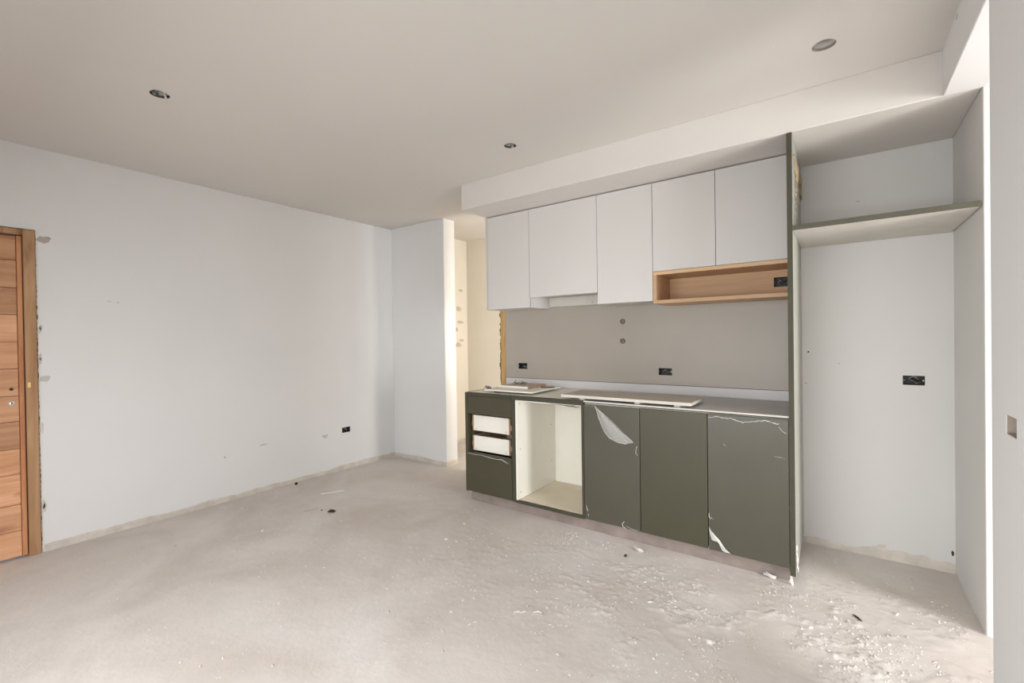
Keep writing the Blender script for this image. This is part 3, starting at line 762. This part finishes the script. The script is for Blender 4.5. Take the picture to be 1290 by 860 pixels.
# worktop base boards
t = thing('worktop_base', 'pale board topping the olive base cabinets', 'worktop', (-1.4, 3.2, 0.913))
box('board', MELA, t, -2.569, -2.112, 2.932, 3.50, 0.9125, 0.9265)
box('board', MELA, t, -2.110, -1.4755, 2.9315, 3.50, 0.9135, 0.9270, label='cream rail board')
box('board', GREYB, t, -1.4745, -0.2270, YF+0.006, 3.545, 0.9132, 0.9285, label='grey board')
box('front_edge', EDGEW, t, -1.4745, -0.2270, YF+0.001, YF+0.0055, 0.9195, 0.9290, 0.0006, label='pale front edge')
box('shadow_rail', GREENE, t, -1.4745, -0.2270, YF+0.003, YF+0.0055, 0.9132, 0.9190, 0, label='olive lower lip')
b = bmesh.new(); add_box(b, -2.569, -1.4755, 3.50, 3.545, 0.9125, 0.9265); link('rear_strip', b, MELA, t)
relative(t)

# splashback and upstand
def splash():
    t = thing('splashback', 'greige board lining the wall between worktop and wall cabinets', 'splashback', (-1.4, 3.55, 1.0))
    holes = KSOCK + [(p[0]-0.03, p[0]+0.03, p[1]-0.03, p[1]+0.03) for p in PIPES]
    o = holed_slab('board', SPLASH, lambda u, v, d: (u, YB-0.0105+d, v), -2.636, -0.2275, 1.001, 1.652, 0.0100, holes)
    bm = bmesh.new(); bm.from_mesh(o.data)
    n = 24
    for (px, pz) in PIPES:     # round openings
        sq, ci, bk = [], [], []
        for k in range(n):
            a = 2*math.pi*k/n; c, s = math.cos(a), math.sin(a); q = 0.03/max(abs(c), abs(s)); r = 0.0225
            sq.append(bm.verts.new((px+c*q, YB-0.0105, pz+s*q))); ci.append(bm.verts.new((px+c*r, YB-0.0105, pz+s*r))); bk.append(bm.verts.new((px+c*r, YB-0.0008, pz+s*r)))
        for k in range(n):
            l = (k+1) % n
            bm.faces.new((sq[k], sq[l], ci[l], ci[k])); bm.faces.new((ci[k], ci[l], bk[l], bk[k]))
        bm.faces.new(bk)
    bm.to_mesh(o.data); bm.free(); o.parent = t
    box('joint', GAPM, t, -2.636, -0.2275, YB-0.0104, YB-0.0005, 0.9980, 1.0012, 0)
    relative(t)
    t = thing('upstand', 'white upstand strip along the foot of the splashback', 'upstand', (-1.4, 3.55, 0.93))
    box('strip', UPST, t, -2.636, -0.2275, YB-0.0110, YB-0.0005, 0.9295, 0.9975, 0.001)
    return relative(t)
splash()
for k, (px, pz) in enumerate(PIPES):
    t = thing('pipe_stub', ['grey pipe stub in the splashback, the upper of the pair', 'grey pipe stub in the splashback, the lower of the pair'][k], 'pipe', (px, YB-0.008, pz), 'pipe stubs in the splashback')
    bm = bmesh.new(); n = 24; rings = []
    for (rr, y) in ((0.021, YB-0.002), (0.021, YB-0.0125), (0.0165, YB-0.0125), (0.0165, YB-0.002)):
        rings.append([bm.verts.new((px+math.cos(2*math.pi*q/n)*rr, y, pz+math.sin(2*math.pi*q/n)*rr)) for q in range(n)])
    for a in range(4):
        for q in range(n): bm.faces.new((rings[a][q], rings[a][(q+1) % n], rings[(a+1) % 4][(q+1) % n], rings[(a+1) % 4][q]))
    bmesh.ops.recalc_face_normals(bm, faces=bm.faces)
    link('collar', bm, BACKP, t, True)
    bm = bmesh.new(); cyl(bm, (px-0.001, YB-0.002, pz+0.001), (0, -1, 0), 0.0125, 0.0115, 0.0125, 20); pl = link('plug', bm, PIPE, t, True)
    bm = bmesh.new(); cyl(bm, (px-0.001, YB-0.0142, pz+0.001), (0, -1, 0), 0.005, 0.005, 0.0012, 12); link('bore', bm, BLACK, pl)
    relative(t)

# ------------------------------------------------------------------ wall cabinets
def wall_cab(label, x0, x1, z0, doors, z1=2.4685, side_l=False, zcar=None):
    t = thing('wall_cabinet', label, 'cabinet', ((x0+x1)/2, 3.4, z0), 'white wall cabinets')
    zc = (z0 if zcar is None else zcar)
    y0 = YU+0.022
    xa = x0 if not side_l else x0+0.0185
    box('side_panel', WHITE, t, xa, xa+0.016, y0, 3.555, zc, z1-0.002)
    box('side_panel', WHITE, t, x1-0.0165, x1-0.0005, y0, 3.555, zc, z1-0.002)
    box('bottom_panel', WHITE, t, xa+0.016, x1-0.0165, y0, 3.555, zc, zc+0.016)
    box('top_panel', WHITE, t, xa+0.016, x1-0.0165, y0, 3.555, z1-0.020, z1-0.002)
    box('back_panel', WHITE, t, xa+0.016, x1-0.0165, 3.547, 3.555, zc+0.016, z1-0.020)
    box('cab_gap_shade', GAPM, t, xa+0.001, x1-0.001, YU+0.0185, y0-0.0005, z0+0.01, z1)  # near-black sheet standing in for shade between the doors
    if side_l: box('end_panel', WHITE, t, x0, x0+0.0175, YU, 3.555, z0-0.002, z1, label='white outer side panel')
    for (a, b) in doors:
        box('door', WHITE, t, a+0.0016, b-0.0016, YU, YU+0.018, z0, z1, 0.001)
    return relative(t)
wall_cab('narrow white wall cabinet at the passage end of the row', -2.606, -2.1335, 1.640, [(-2.586, -2.1335)], side_l=True)
wall_cab('short white wall cabinet over the cooker hood space', -2.133, -1.507, 1.722, [(-2.133, -1.507)], zcar=1.740)
wall_cab('tall narrow white wall cabinet beside the oak open shelf', -1.5065, -1.0765, 1.632, [(-1.5065, -1.0765)])
wall_cab('double-door white wall cabinet above the oak open shelf', -1.076, -0.229, 1.8405, [(-1.076, -0.6565), (-0.6565, -0.229)])
# raw backing behind the hood space
o = tag(box('hood_backing', MELB, None, -2.131, -1.509, 3.535, 3.5495, 1.655, 1.738), 'beige backing strip under the short wall cabinet', 'board')
b = bmesh.new(); cyl(b, (-1.70, 3.534, 1.678), (0, 1, 0), 0.007, 0.007, 0.003, 12); link('screw', b, PATCH, o)

# oak open shelf
t = thing('open_shelf', 'oak open shelf unit hung below the double wall cabinet', 'shelf', (-0.65, 3.4, 1.612))
x0, x1, z0, z1, th = -1.0745, -0.2280, 1.611, 1.838, 0.024
box('side_board', OAK, t, x0, x0+th, YU+0.003, 3.5485, z0+th, z1-th)
box('side_board', OAK, t, x1-0.016, x1, YU+0.003, 3.5485, z0+th, z1-th)
box('top_board', OAK, t, x0, x1, YU+0.003, 3.5485, z1-th, z1)
box('bottom_board', OAK, t, x0, x1, YU+0.003, 3.5485, z0, z0+th)
for n_, a in (('edge_band', (x0, x1, z1-th, z1)), ('edge_band', (x0, x1, z0, z0+th)), ('edge_band', (x0, x0+th, z0+th, z1-th)), ('edge_band', (x1-0.016, x1, z0+th, z1-th))):
    box(n_, OAKE, t, a[0], a[1], YU, YU+0.003, a[2], a[3], 0.0005)
o = holed_slab('back_board', OAK, lambda u, v, d: (u, 3.538+d, v), x0+th, x1-0.016, z0+th, z1-th, 0.010, [RSOCK]); o.parent = t
relative(t)

# ------------------------------------------------------------------ loose boards and fittings on the worktop
def spun(o, c, a):
    o.data.transform(Matrix.Translation(-Vector(c))); o.location = c; o.rotation_euler = (0, 0, a); return o
o = box('loose_board', TAUPE, None, -1.655, -0.742, 2.903, 3.215, 0.9450, 0.9640, 0.0008)
tag(o, 'long taupe board with white edges lying on the worktop', 'board')
ed = [box('edge_band', EDGEW, o, -1.655, -0.742, 2.9015, 2.9030, 0.9450, 0.9640, 0), box('edge_band', EDGEW, o, -0.742, -0.7405, 2.903, 3.215, 0.9450, 0.9640, 0)]
for i, x in enumerate((-1.50, -1.09, -0.83)):
    q = box('support_block', MELB, None, x-0.025, x+0.012, 2.935, 3.18, 0.9287, 0.9448, 0.001)
    tag(q, ['pale spacer batten under the taupe board, on the oven side', 'pale spacer batten under the middle of the taupe board', 'pale spacer batten under the taupe board near its free end'][i], 'batten', 'spacer battens under the taupe board')

o = box('loose_board', MELA, None, -2.425, -1.955, 2.955, 3.43, 0.9440, 0.9550, 0.0008)
tag(o, 'white drawer panel lying on the cabinet tops by the jamb', 'board')
spun(o, (-2.19, 3.19, 0.944), 0.02)
q = box('support_block', DARKST, None, -2.36, -2.06, 3.0, 3.02, 0.9272, 0.9438, 0.001); tag(q, 'dark runner under the white drawer panel', 'runner')
q = box('support_block', DARKST, None, -2.36, -2.06, 3.30, 3.32, 0.9272, 0.9438, 0.001); tag(q, 'second dark runner under the white drawer panel, by the wall', 'runner')
o = box('small_shelf_board', TAUPE, None, -2.40, -2.095, 3.12, 3.40, 0.9562, 0.9742, 0.0006)
tag(o, 'small beige board with raw timber edge, topmost of the stack', 'board')
box('edge_band', CHIPB, o, -2.095, -2.0935, 3.12, 3.40, 0.9562, 0.9742, 0, label='raw brown end')
box('edge_band', MELA, o, -2.40, -2.095, 3.1185, 3.12, 0.9562, 0.9742, 0, label='white front edge')
spun(o, (-2.25, 3.26, 0.9562), 0.0)
for ch in o.children: ch.data.transform(Matrix.Translation((2.25, -3.26, -0.9562)))

def hinge(label, x, y, z, a):
    t = thing('cabinet_hinge', label, 'hinge', (x, y, z), 'loose cabinet hinges on the worktop')
    bm = bmesh.new(); cyl(bm, (x, y, z), (0, 0, 1), 0.0175, 0.0165, 0.010, 20); link('cup', bm, DARKST, t, True)
    bm = bmesh.new(); add_box(bm, x-0.012, x+0.055, y-0.008, y+0.008, z+0.010, z+0.020, 0.002); add_box(bm, x+0.03, x+0.06, y-0.014, y+0.014, z, z+0.006, 0.001); add_box(bm, x+0.034, x+0.048, y-0.007, y+0.007, z+0.006, z+0.010); link('arm', bm, STEEL, t)
    bm = bmesh.new(); cyl(bm, (x+0.042, y, z+0.020), (0, 0, 1), 0.005, 0.005, 0.003, 10); link('screw', bm, DARKST, t)
    relative(t); t.rotation_euler = (0, 0, a); return t
hinge('steel hinge standing at the foot of the pine jamb', -2.385, 3.355, 0.9745, 2.2)
hinge('steel hinge near the wall corner of the small beige board', -2.33, 3.30, 0.9745, 0.3)
hinge('steel hinge at the end of the white drawer panel, by the passage', -2.415, 3.01, 0.9555, 2.9)
t = thing('wire_clip', 'tangled metal clips heaped on the small beige board', 'clips', (-2.25, 3.24, 0.9745))
for k in range(4):
    bm = bmesh.new(); cx = -2.285+k*0.022; rnd = random.Random(k)
    tube(bm, [(cx+0.014*math.cos(q*.9), 3.26+0.02*math.sin(q*.9+k), 0.9775+0.0035*q*(0.4+0.4*rnd.random())) for q in range(8)], 0.0026, 6)
    link('clip', bm, [BACKP, STEEL, DARKST, FOAMD][k], t, True)
relative(t)
bm = bmesh.new(); tube(bm, [(-2.06, 3.27, 0.9595), (-2.015, 3.30, 0.9595), (-1.965, 3.335, 0.9595)], 0.004, 8)
tag(link('pencil', bm, BLACK, None), 'thin black marker lying on the white drawer panel', 'marker')
bm = bmesh.new(); cyl(bm, (-1.765, 3.13, 0.9272), (0, 0, 1), 0.0045, 0.0035, 0.003, 10)
tag(link('screw', bm, DARKST, None), 'dark screw head in the cream board over the oven housing', 'screw')

# ------------------------------------------------------------------ floor debris
def chip(name, label, cat, x, y, r, m, squash=(1, 1, .35), a=0.0, group=None, seed=0, sub=2):
    bm = bmesh.new(); blob(bm, (0, 0, 0), r, squash, 0.45, sub, seed)
    o = link(name, bm, m); zmin = min(v.co.z for v in o.data.vertices)
    o.location = (x, y, floor_z(x, y)-zmin-0.001); o.rotation_euler = (0, 0, a)
    return tag(o, label, cat, group)
chip('wood_scrap', 'dark brown scrap lying alone on the floor before the long wall', 'scrap', -3.323, 2.094, 0.020, DKCHIP, (1.4, .8, .5), 0.8, seed=1)
chip('wood_scrap', 'tiny dark crumb next to the dark brown scrap', 'scrap', -3.43, 2.07, 0.008, DKCHIP, seed=2)
chip('wood_scrap', 'dark crumb against the foot of the long white wall', 'scrap', -4.235, 2.30, 0.013, DKCHIP, (.7, 1, .9), seed=3)
chip('plaster_sliver', 'curved pale plaster sliver in front of the two-door cabinet', 'plaster chip', -1.055, 2.825, 0.030, PLCHIP, (1.2, .4, .3), -0.6, seed=4)
chip('plaster_sliver', 'pale plaster flake at the foot of the single-door cabinet', 'plaster chip', -0.33, 2.925, 0.030, PLCHIP, (1.2, .45, .35), -0.4, seed=5)
chip('wood_scrap', 'small dark crumb in front of the pale curved sliver', 'scrap', -1.095, 2.70, 0.010, DKCHIP, (1, 1, .8), seed=6)
chip('wood_sliver', 'thin black sliver on the bright floor before the recess', 'scrap', 0.062, 2.735, 0.024, DKCHIP, (1.2, .18, .18), -0.9, seed=7)
chip('plaster_lump', 'rounded white pebble of plaster on the near rough screed', 'plaster chip', -0.475, 2.15, 0.013, PLCHIP, (1.2, .8, .7), 0.2, seed=8)
def sliver(label, pts, w, m, seed=0):
    bm = bmesh.new(); P3 = [(p[0], p[1], floor_z(p[0], p[1])+0.002+w*0.5) for p in pts]
    tube(bm, P3, [w*random.uniform(.5, 1.1) for _ in P3], 5)
    return tag(link('plaster_sliver', bm, m), label, 'plaster chip')
sliver('long thin white shaving on the floor near the long wall', [(-3.80, 2.29), (-3.765, 2.32), (-3.74, 2.36), (-3.72, 2.41), (-3.70, 2.455)], 0.0055, PLCHIP)
sliver('thin bent twig-like shaving near the dark brown scrap', [(-3.54, 1.98), (-3.515, 1.995), (-3.50, 2.03), (-3.49, 2.08)], 0.003, PATCH)
sliver('short white smear of plaster nearest the lower edge of the floor', [(-1.33, 1.83), (-1.315, 1.85), (-1.305, 1.845), (-1.29, 1.87)], 0.0045, PLCHIP)
sliver('small white smear of plaster beyond the short one, on the near floor', [(-1.25, 1.885), (-1.235, 1.905), (-1.215, 1.905)], 0.004, PLCHIP)
# countable pale flakes
spots = [(-3.02, 2.76, 'beyond the dark brown scrap, toward the passage'), (-2.55, 1.55, 'out on the open floor, nearest the door side'), (-2.20, 2.25, 'on the open floor before the drawer cabinet'),
         (-1.72, 2.30, 'lying well out from the oven housing'), (-1.50, 2.72, 'just in front of the oven housing'), (-2.40, 2.70, 'close to the passage-side corner of the drawer cabinet'),
         (-0.80, 2.30, 'on the rough screed in front of the middle olive door'), (-0.35, 2.62, 'near the foot of the single-door cabinet, on the screed'), (-0.12, 2.52, 'on the bright screed in front of the tall end panel'),
         (0.10, 2.40, 'on the brightest screed near the lower edge of the picture'), (0.22, 2.88, 'where the recess shadow begins'), (0.05, 3.12, 'inside the shaded recess, middle of its floor'), (0.31, 3.22, 'inside the shaded recess toward its far cheek'),
         (-1.15, 2.30, 'on the rough screed short of the dark crumb')]
first = None
for k, (x, y, where) in enumerate(spots):
    lab = 'small pale plaster flake ' + where
    if first is None:
        first = chip('plaster_flake', lab, 'plaster chip', x, y, 0.011, PLCHIP, (1.2, .8, .4), k, 'scattered plaster flakes', seed=50, sub=1)
    else:
        c = first.copy(); COL.objects.link(c); s = random.uniform(.6, 1.25); c.scale = (s, s*random.uniform(.6, 1.2), s)
        c.location = (x, y, floor_z(x, y)+0.002*s); c.rotation_euler = (0, 0, k*1.7); c['label'] = lab
def crumbs(V, Fc, MI, mi, count, weight, seed, rr):
    rnd = random.Random(seed)
    base = [(1, 0, 0), (0, 1, 0), (-1, 0, 0), (0, -1, 0), (0, 0, 1), (0, 0, -1)]
    fs = [(0, 1, 4), (1, 2, 4), (2, 3, 4), (3, 0, 4), (1, 0, 5), (2, 1, 5), (3, 2, 5), (0, 3, 5)]
    n = 0; tries = 0
    while n < count and tries < count*80:
        tries += 1
        x = rnd.uniform(-4.25, 0.5); y = rnd.uniform(0.6, 3.5)
        if (-2.60 < x < -0.16 and y > 2.88) or (x < -3.4 and y > 3.5) or (x > 0.38 and y < 2.1): continue
        ro, ar = floor_rough(x, y)
        cl = noise.noise(Vector((x*3.1, y*3.1, 3))) + 0.6*noise.noise(Vector((x*9, y*9, 3)))
        if rnd.random() > weight(ro, ar, cl, x, y): continue
        r = rr[0]*(rr[1]/rr[0])**(rnd.random()**2); z = floor_z(x, y); a = rnd.uniform(0, 6.28); i0 = len(V)
        sx, sy, sz = rnd.uniform(.6, 1.5), rnd.uniform(.5, 1.1), rnd.uniform(.35, .8)
        for b in base:
            k = rnd.uniform(.7, 1.25); px = b[0]*sx*r*k; py = b[1]*sy*r*k
            V.append((x+px*math.cos(a)-py*math.sin(a), y+px*math.sin(a)+py*math.cos(a), z+b[2]*sz*r*k+r*0.2))
        Fc += [tuple(i0+q for q in f) for f in fs]; MI += [mi]*8; n += 1
V, Fc, MI = [], [], []
crumbs(V, Fc, MI, 0, 2600, lambda ro, ar, cl, x, y: 0.006+0.5*ro*max(0, cl+.35)+0.35*ar*(cl > .15)+0.06*(cl > .5), 3, (0.0015, 0.0075))
crumbs(V, Fc, MI, 1, 2200, lambda ro, ar, cl, x, y: 0.006+0.6*ro*max(0, cl+.35)+0.30*ar*(cl > .1)+0.04*(cl > .5), 9, (0.002, 0.010))
crumbs(V, Fc, MI, 2, 130, lambda ro, ar, cl, x, y: 0.03+0.3*ar, 15, (0.0012, 0.0035))
me = bpy.data.meshes.new('floor_debris'); me.from_pydata(V, [], Fc)
for m in (PLCHIP, GRCHIP, DKCHIP): me.materials.append(m)
me.polygons.foreach_set('material_index', MI)
o = bpy.data.objects.new('floor_debris', me); COL.objects.link(o); o['kind'] = 'stuff'
tag(o, 'fine plaster and mortar crumbs strewn over the rough screed floor', 'debris')
